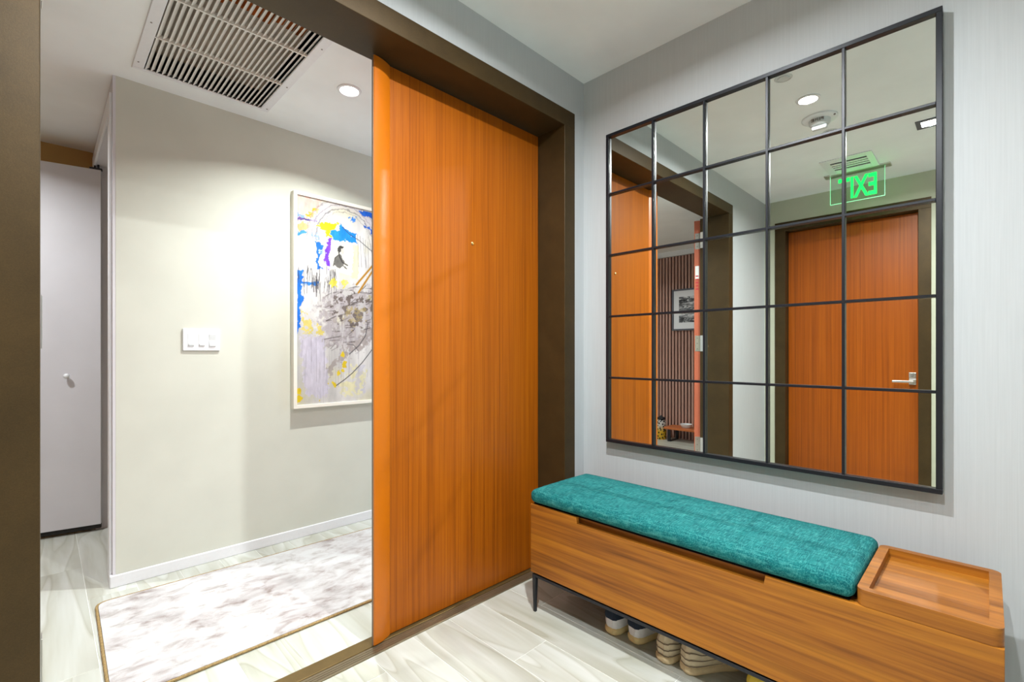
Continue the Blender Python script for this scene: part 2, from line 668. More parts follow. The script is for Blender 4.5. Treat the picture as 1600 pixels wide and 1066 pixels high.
while y < 2.9:
    if me_slat is None:
        o = B().box((-0.015, -0.0145, 0), (0.015, 0.0145, 2.58), 0.002, 1).build('slat', 'slat')
        me_slat = o.data
    else:
        o = bpy.data.objects.new('slat', me_slat)
        COL.objects.link(o)
    o.parent = ws
    o.location = (SX - 0.015, y, 0.0)
    y += 0.0475
B().box((SX - 0.03, WT, 2.585), (SX + 0.02, 2.93, HCEIL)).build('ceiling_cove', 'trim_white', ws)

# plank floor
PW, PL = 0.193, 1.2
me_full = None


def plank(x0, x1, y0, y1, me=None):
    if me is None:
        g = 0.0011
        cx, cy = (x0 + x1) / 2, (y0 + y1) / 2
        o = B().box((x0 - cx + g, y0 - cy + g, -0.006), (x1 - cx - g, y1 - cy - g, 0.0), 0.0008, 1).build('plank', 'plank')
    else:
        o = bpy.data.objects.new('plank', me)
        COL.objects.link(o)
    o.parent = floor
    o.location = ((x0 + x1) / 2, (y0 + y1) / 2, 0)
    return o


for k in range(-12, 17):
    x0 = -2.02 + PW * k
    x1 = x0 + PW
    if x1 > 1.2 or x0 < -4.4:
        continue
    zones = []
    if x0 > LX - 0.2 and x1 < 0.15:
        zones.append((-3.4, 0.118))
    zones.append((0.232 if (x1 > OX0 and x0 < OX1) else WT, 2.93))
    j0 = 0.80 - 0.5 * (k + 1)
    for a, b in zones:
        n0 = math.floor((a - j0) / PL)
        yy = j0 + n0 * PL
        while yy < b:
            ya, yb = max(yy, a), min(yy + PL, b)
            if yb - ya > 0.02:
                full = yb - ya > PL - 1e-4
                o = plank(x0, x1, ya, yb, me_full if full else None)
                if full and me_full is None:
                    me_full = o.data
            yy += PL

# baseboards
bb = B()
bb.box((RX - 0.013, HY - 0.014, 0), (1.1, HY, 0.062), 0.003, 1)
bb.box((RX - 0.013, HY, 0), (RX, HY + 0.10, 0.062), 0.003, 1)
struct('baseboard_hallway', bb, 'trim_white', 'white baseboard along the cream hallway wall', 'baseboard')

# bronze frame of the entrance
fr = empty('trim_1', (-1.18, 0, 0), 0, 'wide bronze metal frame around the double entrance door', 'door frame', None, 'structure')
B().box((FX0, -0.006, 0), (OX0, WT + 0.004, OTOP), 0.0015, 1).build('jamb', 'bronze', fr)
B().box((OX1, -0.006, 0), (FX1, WT + 0.004, OTOP), 0.0015, 1).build('jamb', 'bronze', fr)
B().box((FX0, -0.006, OTOP), (FX1, 0.213, FTOP), 0.0015, 1).build('head', 'bronze', fr)

th = empty('trim_2', (-1.18, 0.17, 0), 0, 'low bronze and steel threshold strip under the entrance door', 'threshold', None, 'structure')
B().box((OX0, 0.168, -0.004), (OX1, 0.232, 0.009), 0.002, 1).build('rear_plate', 'bronze_dark', th)
pl = B().box((OX0, 0.118, -0.004), (OX1, 0.168, 0.0055), 0.002, 1)
for q in range(3):
    pl.box((OX0, 0.128 + 0.012 * q, 0.005), (OX1, 0.132 + 0.012 * q, 0.0068))
pl.build('front_plate', 'steel_plate', th)

# ------------------------------------------------------------------ doors
d1 = empty('door_1', (-0.65, 0.2, 0), 0, 'tall orange-brown veneered door leaf, closed, beside the bench', 'door', None, 'structure')
YD = 0.185
B().box((-1.125, YD, 0.013), (-0.181, YD + 0.045, 2.440), 0.001, 1).build('leaf', 'door', d1)
prof = []
for k in range(11):
    t = k / 10
    prof.append((-1.125 - 0.083 * t, YD - 0.024 * (1 - (1 - t) ** 2.0)))
prof += [(-1.212, YD - 0.021), (-1.213, YD - 0.015), (-1.205, YD - 0.008), (-1.175, YD + 0.005), (-1.170, YD + 0.045), (-1.125, YD + 0.045)]
B().prism(prof, 2, 0.011, 2.441).build('edge_strip', 'door_edge', d1, smooth=30)
B().box((-1.2155, YD - 0.0205, 0.012), (-1.2122, YD - 0.013, 2.440)).build('edge_seal', 'shoe_groove', d1)
p = B().lathe([(0.0075, 0), (0.0075, 0.004), (0.004, 0.006), (0.004, 0.003), (0, 0.003)], (0, 0, 0), 2, 20)
bmesh.ops.rotate(p.bm, verts=p.bm.verts, cent=(0, 0, 0), matrix=Matrix.Rotation(math.radians(90), 3, 'X'))
bmesh.ops.translate(p.bm, verts=p.bm.verts, vec=(-0.667, YD, 1.757))
p.build('peephole', 'brass', d1, smooth=True)

# the other leaf, swung right back into the hallway
ang = math.atan2(0.37, -0.93)
d2 = empty('door_2', (OX0 - 0.030, 0.262, 0), ang, 'second orange-brown door leaf swung open into the hallway, seen in the mirror', 'door', None, 'structure', local=True)
B().box((0, -0.055, 0.013), (1.03, 0, 2.440), 0.001, 1).build('leaf', 'door', d2)
B().box((-0.0015, -0.0545, 0.013), (0.0005, -0.0005, 2.440)).build('hinge_edge', 'leaf_edge', d2)
for z in (2.25, 1.30, 0.36):
    h = B().box((-0.004, -0.048, z - 0.073), (-0.001, -0.002, z + 0.073), 0.0008, 1)
    for q in range(5):
        h.lathe([(0.0075, z - 0.073 + 0.0295 * q), (0.0075, z - 0.073 + 0.0295 * q + 0.0275)], (-0.008, 0.003, 0), 2, 12)
    hg = h.build('hinge', 'chrome', d2)
    hb = B()
    for q in (-0.05, 0.0, 0.05):
        hb.lathe([(0.004, -0.0052), (0.0035, -0.004), (0.0, -0.004)], (0, 0, 0), 0, 10)
        bmesh.ops.translate(hb.bm, verts=hb.bm.verts[-30:], vec=(0, -0.028, z + q))
    hb.build('screw', 'text_grey', hg)
for z in (2.25, 1.30, 0.36):
    B().box((OX0 + 0.001, 0.205, z - 0.073), (OX0 + 0.004, 0.25, z + 0.073), 0.0008, 1).build('hinge_plate', 'chrome', fr)
st = B().box((-0.0028, -0.046, 1.90), (-0.0016, -0.012, 2.02)).build('sticker', 'paper', d2)
rb = B()
for q in range(5):
    rb.box((-0.0034, -0.042 + 0.003 * (q % 2), 1.80 + 0.03 * q), (-0.0016, -0.018, 1.812 + 0.03 * q))
rb.build('red_sticker', 'red', d2)

# service door in the left wall
tr3 = empty('trim_3', (LX, -0.7, 0), 0, 'dark bronze frame of the service door below the exit sign', 'door frame', None, 'structure')
XF = LX - 0.09
B().box((LX - 0.2, DY0, 0), (LX + 0.006, DY0 + 0.095, DTOP), 0.0015, 1).build('jamb', 'bronze', tr3)
B().box((LX - 0.2, DY1 - 0.083, 0), (LX + 0.006, DY1, DTOP), 0.0015, 1).build('jamb', 'bronze', tr3)
B().box((LX - 0.2, DY1 - 0.083, DTOP), (LX + 0.006, DY0 + 0.095, DTOP + 0.09), 0.0015, 1).build('head', 'bronze', tr3)
d3 = empty('door_3', (XF, -0.7, 0), 0, 'closed orange-brown service door with lever handle, below the exit sign', 'door', None, 'structure')
B().box((XF - 0.045, DY1 + 0.004, 0.01), (XF, DY0 - 0.004, DTOP - 0.004), 0.001, 1).build('leaf', 'service_door', d3)
hy, hz = -1.155, 0.985
B().box((XF, hy - 0.024, hz + 0.006), (XF + 0.012, hy + 0.024, hz + 0.056), 0.002, 2).build('lock_plate', 'chrome', d3)
B().box((XF + 0.012, hy - 0.007, hz + 0.018), (XF + 0.018, hy + 0.007, hz + 0.044), 0.002, 1).build('thumb_turn', 'text_grey', d3)
B().box((XF, hy - 0.024, hz - 0.048), (XF + 0.012, hy + 0.024, hz + 0.002), 0.002, 2).build('handle_plate', 'chrome', d3)
hd = B()
hd.lathe([(0.009, XF + 0.01), (0.009, XF + 0.055)], (0, hy, hz - 0.022), 0, 16)
hd.box((XF + 0.042, hy - 0.01, hz - 0.031), (XF + 0.056, hy + 0.135, hz - 0.013), 0.003, 2)
hd.build('handle', 'chrome', d3)
p = B().lathe([(0.008, XF), (0.008, XF + 0.004), (0.004, XF + 0.005), (0, XF + 0.003)], (0, -0.715, 1.70), 0, 20)
p.build('peephole', 'brass', d3, smooth=True)

# white folding closet door
d4 = empty('door_4', (-1.895, 2.655, 0), math.atan2(0.185, -0.98), 'white folding closet door with small round knob, left of the cream wall', 'door', None, 'structure', local=True)
B().box((0, -0.03, 0.045), (0.46, 0, 2.462), 0.002, 1).build('folding_leaf', 'closet_white', d4)
B().box((0.02, -0.068, 0.045), (0.46, -0.038, 2.462), 0.002, 1).build('folding_leaf', 'closet_white', d4)
kb = B().lathe([(0.006, 0.0), (0.006, 0.012), (0.013, 0.016), (0.0165, 0.024), (0.014, 0.032), (0.006, 0.036), (0, 0.0365)], (0, 0, 0), 2, 24)
bmesh.ops.rotate(kb.bm, verts=kb.bm.verts, cent=(0, 0, 0), matrix=Matrix.Rotation(math.radians(-90), 3, 'X'))
bmesh.ops.translate(kb.bm, verts=kb.bm.verts, vec=(0.17, 0.0, 1.06))
kb.build('knob', 'plastic', d4, smooth=60)
hw = B().box((-0.005, -0.03, 2.462), (0.06, -0.004, 2.475)).lathe([(0.006, 2.46), (0.006, 2.5)], (0.015, -0.016, 0), 2, 12)
hw.box((0.03, -0.028, 2.475), (0.036, -0.006, 2.492))
hw.build('pivot_bracket', 'black_steel', d4)
B().box((0.0, -0.03, 0.018), (0.46, -0.004, 0.045)).build('gap_shadow', 'dark', d4)  # dark strip standing in for the shadow under the door
cs = B().box((RX - 0.012, HY + 0.022, 0.062), (RX, HY + 0.10, 2.57), 0.002, 1)
cs.box((RX - 0.012, HY + 0.10, 2.49), (RX, 2.78, 2.57), 0.002, 1)
struct('trim_4', cs, 'trim_white', 'white casing of the closet opening at the wall corner', 'door casing')

# ------------------------------------------------------------------ mirror
MY0, MY1, MZ0, MZ1 = -1.508, -0.178, 0.740, 2.377
XG, XM = -0.030, -0.045
mr = empty('grid_mirror', (0, (MY0 + MY1) / 2, MZ0), 0, 'large black-framed mirror of twenty-five panes above the bench', 'mirror')
f = 0.017
fb = B()
for a, b in (((MY0, MZ0), (MY1, MZ0 + f)), ((MY0, MZ1 - f), (MY1, MZ1)), ((MY0, MZ0 + f), (MY0 + f, MZ1 - f)), ((MY1 - f, MZ0 + f), (MY1, MZ1 - f))):
    fb.box((XM, a[0], a[1]), (-0.001, b[0], b[1]), 0.0015, 1)
fb.build('frame', 'mirror_frame', mr)
B().box((-0.026, MY0 + f, MZ0 + f), (-0.006, MY1 - f, MZ1 - f)).build('backing_board', 'dark', mr)
ys = [MY1, -0.450, -0.705, -0.968, -1.232, MY0]
zs = [MZ0, 1.0825, 1.4075, 1.732, 2.057, MZ1]
for yv in ys[1:-1]:
    B().box((XM, yv - 0.005, MZ0 + f), (XG, yv + 0.005, MZ1 - f), 0.0012, 1).build('muntin', 'mirror_frame', mr)
for zv in zs[1:-1]:
    B().box((XM + 0.0005, MY0 + f, zv - 0.005), (XG, MY1 - f, zv + 0.005), 0.0012, 1).build('muntin', 'mirror_frame', mr)
TILT = {}   # (column, row): small yaw and pitch of single panes, radians
for i in range(5):
    for j in range(5):
        ya, yb, za, zb = ys[i + 1], ys[i], zs[j], zs[j + 1]
        if i == 4: ya += f
        if i == 0: yb -= f
        if j == 0: za += f
        if j == 4: zb -= f
        yaw, pit = TILT.get((i, j), (0, 0))
        o = B()
        o.box((-0.002, -(yb - ya) / 2, -(zb - za) / 2), (0.002, (yb - ya) / 2, (zb - za) / 2))
        bmesh.ops.rotate(o.bm, verts=o.bm.verts, cent=(0, 0, 0), matrix=Matrix.Rotation(yaw, 3, 'Z') @ Matrix.Rotation(pit, 3, 'Y'))
        bmesh.ops.translate(o.bm, verts=o.bm.verts, vec=(XG + 0.002, (ya + yb) / 2, (za + zb) / 2))
        o.build('pane', 'mirror', mr)

# ------------------------------------------------------------------ bench
BX0, BX1, BY0, BY1, BZ0, BZ1 = -0.547, -0.112, -1.643, -0.098, 0.186, 0.505
bn = empty('storage_bench', ((BX0 + BX1) / 2, (BY0 + BY1) / 2, 0), 0, 'low walnut storage bench on thin black legs below the mirror', 'bench')
pts = [(BY0, BZ0), (BY1, BZ0), (BY1, BZ1), (-0.365, BZ1), (-0.367, BZ1 - 0.029), (-1.113, BZ1 - 0.029), (-1.115, BZ1), (BY0, BZ1)]
fp = B().prism(pts, 0, BX0, BX0 + 0.02)
es = [e for e in fp.bm.edges if all(abs(v.co.x - BX0) < 1e-6 for v in e.verts)]
es += [e for e in fp.bm.edges if all(abs(v.co.y - BY0) < 1e-6 for v in e.verts) and abs(e.verts[0].co.z - e.verts[1].co.z) > 0.1 and all(abs(v.co.x - BX0) < 1e-6 for v in e.verts) and e not in es]
bmesh.ops.bevel(fp.bm, geom=es, offset=0.002, segments=2, profile=0.5, affect='EDGES')
fp.build('front_panel', 'walnut', bn)
B().box((BX0 + 0.02, BY1 - 0.02, BZ0), (BX1, BY1, BZ1), 0.0015, 1).build('side_panel', 'walnut', bn)
B().box((BX0 + 0.02, BY0, BZ0), (BX1, BY0 + 0.02, BZ1), 0.0015, 1).build('side_panel', 'walnut', bn)
B().box((BX1 - 0.016, BY0 + 0.02, BZ0), (BX1, BY1 - 0.02, BZ1)).build('back_panel', 'walnut', bn)
B().box((BX0 + 0.02, BY0 + 0.02, BZ0), (BX1 - 0.016, BY1 - 0.02, BZ0 + 0.016)).build('bottom_panel', 'walnut', bn)
B().box((BX0 + 0.030, BY0 + 0.02, BZ0 + 0.016), (BX0 + 0.05, BY1 - 0.02, BZ1 - 0.001)).build('drawer_rail', 'walnut', bn)
B().box((BX0 + 0.012, -1.335, BZ1), (BX1 - 0.01, BY1 - 0.012, BZ1 + 0.005)).build('gap_shade_board', 'black_gap', bn)  # black slab standing in for the shaded gap below the cushion
fm = B()
ri = 0.014
z0, z1 = 0.165, 0.178
fm.box((BX0 + 0.004, BY0 + ri, z0), (BX0 + 0.024, BY1 - ri, z1), 0.001, 1)
fm.box((BX1 - 0.03, BY0 + ri, z0), (BX1 - 0.01, BY1 - ri, z1), 0.001, 1)
for yv in (BY0 + ri, -0.87, BY1 - ri - 0.02):
    fm.box((BX0 + 0.024, yv, z0), (BX1 - 0.03, yv + 0.02, z1), 0.001, 1)
fm.box((BX0 + 0.02, BY0 + 0.03, z1), (BX1 - 0.02, BY1 - 0.03, BZ0))
fm.build('steel_frame', 'black_steel', bn)
for lx in (BX0 + 0.013, BX1 - 0.02):
    for ly in (BY1 - 0.017, BY0 + 0.017):
        lg = B()
        r = bmesh.ops.create_cube(lg.bm, size=1)
        for v in r['verts']:
            k = 0.0105 if v.co.z > 0 else 0.0062
            v.co = Vector((lx + (k if v.co.x > 0 else -k), ly + (k if v.co.y > 0 else -k), 0.178 if v.co.z > 0 else 0.0))
        bmesh.ops.bevel(lg.bm, geom=lg.bm.edges[:], offset=0.002, segments=2, profile=0.5, affect='EDGES')
        lg.build('leg', 'black_steel', bn)

# cushion
CX0, CX1, CY0, CY1, CZ0, CZ1 = BX0 - 0.002, BX1 + 0.004, -1.346, BY1 + 0.004, 0.5105, 0.573


def cushion_bm():
    b = B()
    lo, hi = Vector((CX0, CY0, CZ0)), Vector((CX1, CY1, CZ1))
    r = 0.023
    cen, half = (lo + hi) / 2, (hi - lo) / 2
    N = (26, 70, 10)
    cache = {}

    def vert(p):
        k = tuple(round(c, 5) for c in p)
        if k not in cache:
            q = Vector([p[i] * half[i] for i in range(3)])
            core = Vector([max(-(half[i] - r), min(half[i] - r, q[i])) for i in range(3)])
            d = q - core
            if d.length > 1e-9:
                q = core + d.normalized() * r
            if p[2] > -0.999:
                u, w_ = q[0] / half[0], q[1] / half[1]
                q.z += (0.010 * (1 - abs(u) ** 2.4) * (1 - abs(w_) ** 10)) * (p[2] + 1) / 2
                bul = 0.006 * (1 - p[2] ** 2)
                if abs(p[0]) > 0.999: q.x += math.copysign(bul, p[0]) * (1 - abs(w_) ** 12)
                if abs(p[1]) > 0.999: q.y += math.copysign(bul * 0.4, p[1])
            cache[k] = b.bm.verts.new(cen + q)
        return cache[k]

    def grid(n):     # denser near the ends so that the rounding is smooth
        out = []
        for k in range(n + 1):
            t = -1 + 2 * k / n
            out.append(math.copysign(1 - (1 - abs(t)) ** 1.5, t))
        return out
    G = [grid(n) for n in N]
    for ax in range(3):
        a1, a2 = [i for i in range(3) if i != ax]
        for sgn in (-1, 1):
            for i in range(N[a1]):
                for j in range(N[a2]):
                    vs = []
                    for (p_, q_) in ((i, j), (i + 1, j), (i + 1, j + 1), (i, j + 1)):
                        c = [0, 0, 0]
                        c[ax] = sgn
                        c[a1] = G[a1][p_]
                        c[a2] = G[a2][q_]
                        vs.append(vert(tuple(c)))
                    if len(set(vs)) == 4:
                        try:
                            b.bm.faces.new(vs)
                        except ValueError:
                            pass
    return b


cu = cushion_bm().build('seat_cushion', 'teal', origin=((CX0 + CX1) / 2, (CY0 + CY1) / 2, CZ0), smooth=180)
tag(cu, 'long teal woven seat cushion lying on the bench', 'cushion')

# tray
TX0, TX1, TY0, TY1 = BX0, BX1, -1.643, -1.352
ty = empty('wooden_tray', ((TX0 + TX1) / 2, (TY0 + TY1) / 2, BZ1), 0, 'square walnut tray with raised rim, on the right end of the bench', 'tray')
rm = B().ring_prism(rrect(TX0, TY0, TX1, TY1, 0.022), rrect(TX0 + 0.026, TY0 + 0.026, TX1 - 0.026, TY1 - 0.026, 0.003), BZ1 + 0.001, BZ1 + 0.046)
rm.build('rim', 'walnut', ty, smooth=30)
B().box((TX0 + 0.024, TY0 + 0.024, BZ1 + 0.002), (TX1 - 0.024, TY1 - 0.024, BZ1 + 0.020)).build('tray_bottom', 'walnut', ty)

# ------------------------------------------------------------------ shoes under the bench


def interp(t, tab):
    for (a, x), (b, yv) in zip(tab, tab[1:]):
        if t <= b:
            k = (t - a) / (b - a)
            k = k * k * (3 - 2 * k)
            return x + (yv - x) * k
    return tab[-1][1]


def shoe(name, label, loc, rz, cols, group, heel=0.118, strips=(), collar=None, L=0.285):
    root = empty(name, loc, rz, label, 'shoe', group, local=True)
    n = 28
    wid = [(0, 0.012), (0.03, 0.026), (0.1, 0.034), (0.3, 0.035), (0.5, 0.037), (0.7, 0.047), (0.86, 0.041), (0.96, 0.024), (1.0, 0.008)]
    hgt = [(0, heel - 0.006), (0.06, heel), (0.22, heel - 0.02), (0.4, heel - 0.018), (0.52, heel - 0.02), (0.7, 0.072), (0.88, 0.058), (1.0, 0.04)]
    lean = [(0, 0.12), (0.36, 0.14), (0.52, 0.72), (0.7, 0.9), (1.0, 0.9)]
    ss = [0.5 - 0.5 * math.cos(math.pi * k / n) for k in range(n + 1)]
    loop = [(s_, 1) for s_ in ss] + [(s_, -1) for s_ in reversed(ss)]
    m_ = len(loop)

    def P(q, t, off=0.0):
        s_, sd = loop[q % m_]
        z = 0.026 + t * (interp(s_, hgt) - 0.026)
        ln = interp(s_, lean)
        wv = (interp(s_, wid) + off) * (1 - ln * t ** 1.6) + 0.004 * math.sin(math.pi * min(1, t * 1.2))
        xv = s_ * L
        if s_ < 0.08:
            xv += -0.006 * math.sin(math.pi * t) + 0.008 * t - off
        if s_ > 0.9:
            xv += off - 0.02 * t
        return Vector((xv, sd * wv, z))
    K = 9
    up = B()
    R = [[up.bm.verts.new(P(q, k / K)) for q in range(m_)] for k in range(K + 1)]
    for A, Bv in zip(R, R[1:]):
        for q in range(m_):
            up.bm.faces.new((A[q], A[(q + 1) % m_], Bv[(q + 1) % m_], Bv[q]))
    for i in range(n):
        if ss[i] >= 0.40:
            up.bm.faces.new((R[K][i], R[K][i + 1], R[K][m_ - 2 - i], R[K][m_ - 1 - i]))
    up.build('upper', cols[0], root, smooth=60)
    so = B()
    prof_s = [(0.0, -0.003), (0.006, 0.003), (0.016, 0.005), (0.028, 0.004), (0.031, 0.0)]
    R = []
    for z, off in prof_s:
        ring = []
        for q in range(m_):
            s_, sd = loop[q]
            ring.append(so.bm.verts.new((s_ * (L + 2 * off) - off, sd * (interp(s_, wid) + off), z)))
        R.append(ring)
    for A, Bv in zip(R, R[1:]):
        for q in range(m_):
            so.bm.faces.new((A[q], A[(q + 1) % m_], Bv[(q + 1) % m_], Bv[q]))
    for Rr in (R[0], R[-1]):
        for i in range(n):
            so.bm.faces.new((Rr[i], Rr[i + 1], Rr[m_ - 2 - i], Rr[m_ - 1 - i]))
    so.build('sole', cols[1], root, smooth=60)
    ins = B()
    V1 = [ins.bm.verts.new(P(q, 0.55, -0.003)) for q in range(m_)]
    for i in range(n):
        if ss[i + 1] <= 0.6:
            ins.bm.faces.new((V1[i], V1[i + 1], V1[m_ - 2 - i], V1[m_ - 1 - i]))
    ins.build('insole', 'shoe_in', root)

    def strip(nm, t0, t1, s1, mat, off, dip=0.0):
        b = B()
        idx = [q for q in range(m_) if loop[q][0] <= s1]
        idx = [q for q in idx if q > n] + [q for q in idx if q <= n]
        G = []
        for q in idx:
            s_ = loop[q][0]
            e = min(1, max(0, (s1 - s_) / 0.05))
            lo = t0 - dip * math.cos(min(1, s_ / s1) * math.pi)
            row = []
            for k in range(5):
                t = lo + (t1 - lo) * k / 4
                row.append(b.bm.verts.new(P(q, t, off * e * math.sin(math.pi * (k + 0.5) / 5) + 0.0012)))
            G.append(row)
        for A, Bv in zip(G, G[1:]):
            for k in range(4):
                b.bm.faces.new((A[k], A[k + 1], Bv[k + 1], Bv[k]))
        b.build(nm, mat, root, smooth=60)
    if collar:
        strip('collar', 0.60, 1.03, 0.42, collar, 0.004, 0.11)
    for t0 in strips:
        strip('groove', t0, t0 + 0.035, 0.55, 'shoe_groove', 0.0003, 0.02)
    return root


shoe('sneaker', 'white sneaker with navy heel collar, leftmost under the bench', (-0.44, -0.466, 0), math.radians(-6), ('shoe_white', 'shoe_gum'), 'sneakers under the bench', 0.117, (), 'shoe_navy')
shoe('sneaker', 'white sneaker with navy collar and cream sole, second from the left under the bench', (-0.425, -0.566, 0), math.radians(-14), ('shoe_white', 'shoe_gum'), 'sneakers under the bench', 0.115, (), 'shoe_navy')
shoe('sneaker', 'beige grooved sneaker under the bench, next to the white pair', (-0.455, -0.712, 0), math.radians(-13), ('shoe_beige', 'shoe_beige_sole'), 'sneakers under the bench', 0.12, (0.08, 0.34, 0.6))
shoe('sneaker', 'beige grooved sneaker showing its dark opening, third from left among full shoes', (-0.445, -0.798, 0), math.radians(-32), ('shoe_beige', 'shoe_beige_sole'), 'sneakers under the bench', 0.122, (0.1, 0.36, 0.62))
shoe('sneaker', 'pale shoe with yellow side, cut off at the bottom edge under the bench', (-0.455, -1.055, 0), math.radians(-12), ('shoe_beige', 'shoe_white'), 'sneakers under the bench', 0.122, (), 'shoe_yellow')

# ------------------------------------------------------------------ rug
RG = [(-1.995, 1.405), (-2.012, 0.50), (0.42, 0.515), (0.44, 1.36)]
rg = empty('runner_rug', (-0.8, 0.95, 0), 0, 'white and mauve mottled runner rug on the hallway floor', 'rug')


def round_poly(P4, r, seg=5):
    out = []
    n = len(P4)
    for i in range(n):
        p, a, b = Vector(P4[i]), Vector(P4[i - 1]), Vector(P4[(i + 1) % n])
        s0, s1 = p + (a - p).normalized() * r, p + (b - p).normalized() * r
        for k in range(seg + 1):
            t = k / seg
            out.append(tuple(s0 * (1 - t) ** 2 + p * 2 * t * (1 - t) + s1 * t * t))
    return out


op = round_poly(RG, 0.05)
c = Vector((-0.8, 0.95))
ip = [tuple(Vector(p) + Vector((0.006 if p[0] < c.x else -0.006, 0.006 if p[1] < c.y else -0.006))) for p in op]
B().prism(ip, 2, 0.0005, 0.011).build('pile', 'rug', rg)
bd = B()
path = [Vector((p[0], p[1], 0.0062)) for p in op]
dense = []
for a, b in zip(path, path[1:] + path[:1]):
    nseg = max(1, int((b - a).length / 0.02))
    for k in range(nseg):
        dense.append(a.lerp(b, k / nseg))
ring = []
for i, pnt in enumerate(dense):
    d = (dense[(i + 1) % len(dense)] - dense[i - 1]).normalized()
    u = Vector((-d.y, d.x, 0))
    rr = 0.0058 + 0.0006 * math.sin(i * 2.4)
    ring.append([bd.bm.verts.new(pnt + u * rr * math.cos(2 * math.pi * k / 8) + Vector((0, 0, 1)) * rr * math.sin(2 * math.pi * k / 8)) for k in range(8)])
for i in range(len(ring)):
    A, Bv = ring[i], ring[(i + 1) % len(ring)]
    for k in range(8):
        bd.bm.faces.new((A[k], A[(k + 1) % 8], Bv[(k + 1) % 8], Bv[k]))
bd.build('binding', 'binding', rg, smooth=True)

# ------------------------------------------------------------------ hallway wall: painting and switches
PY = HY - 0.04
PX0, PX1, PZ0, PZ1 = -1.034, 0.05, 0.853, 2.262
pt = empty('painting', ((PX0 + PX1) / 2, HY, PZ0), 0, 'large abstract painting in blue, yellow and grey on the hallway wall', 'painting')
pf = B()
ft = 0.022
for a, b in (((PX0, PZ0), (PX1, PZ0 + ft)), ((PX0, PZ1 - ft), (PX1, PZ1)), ((PX0, PZ0 + ft), (PX0 + ft, PZ1 - ft)), ((PX1 - ft, PZ0 + ft), (PX1, PZ1 - ft))):
    pf.box((a[0], PY - 0.012, a[1]), (b[0], HY - 0.0005, b[1]), 0.001, 1)
pf.build('frame', 'frame_white', pt)


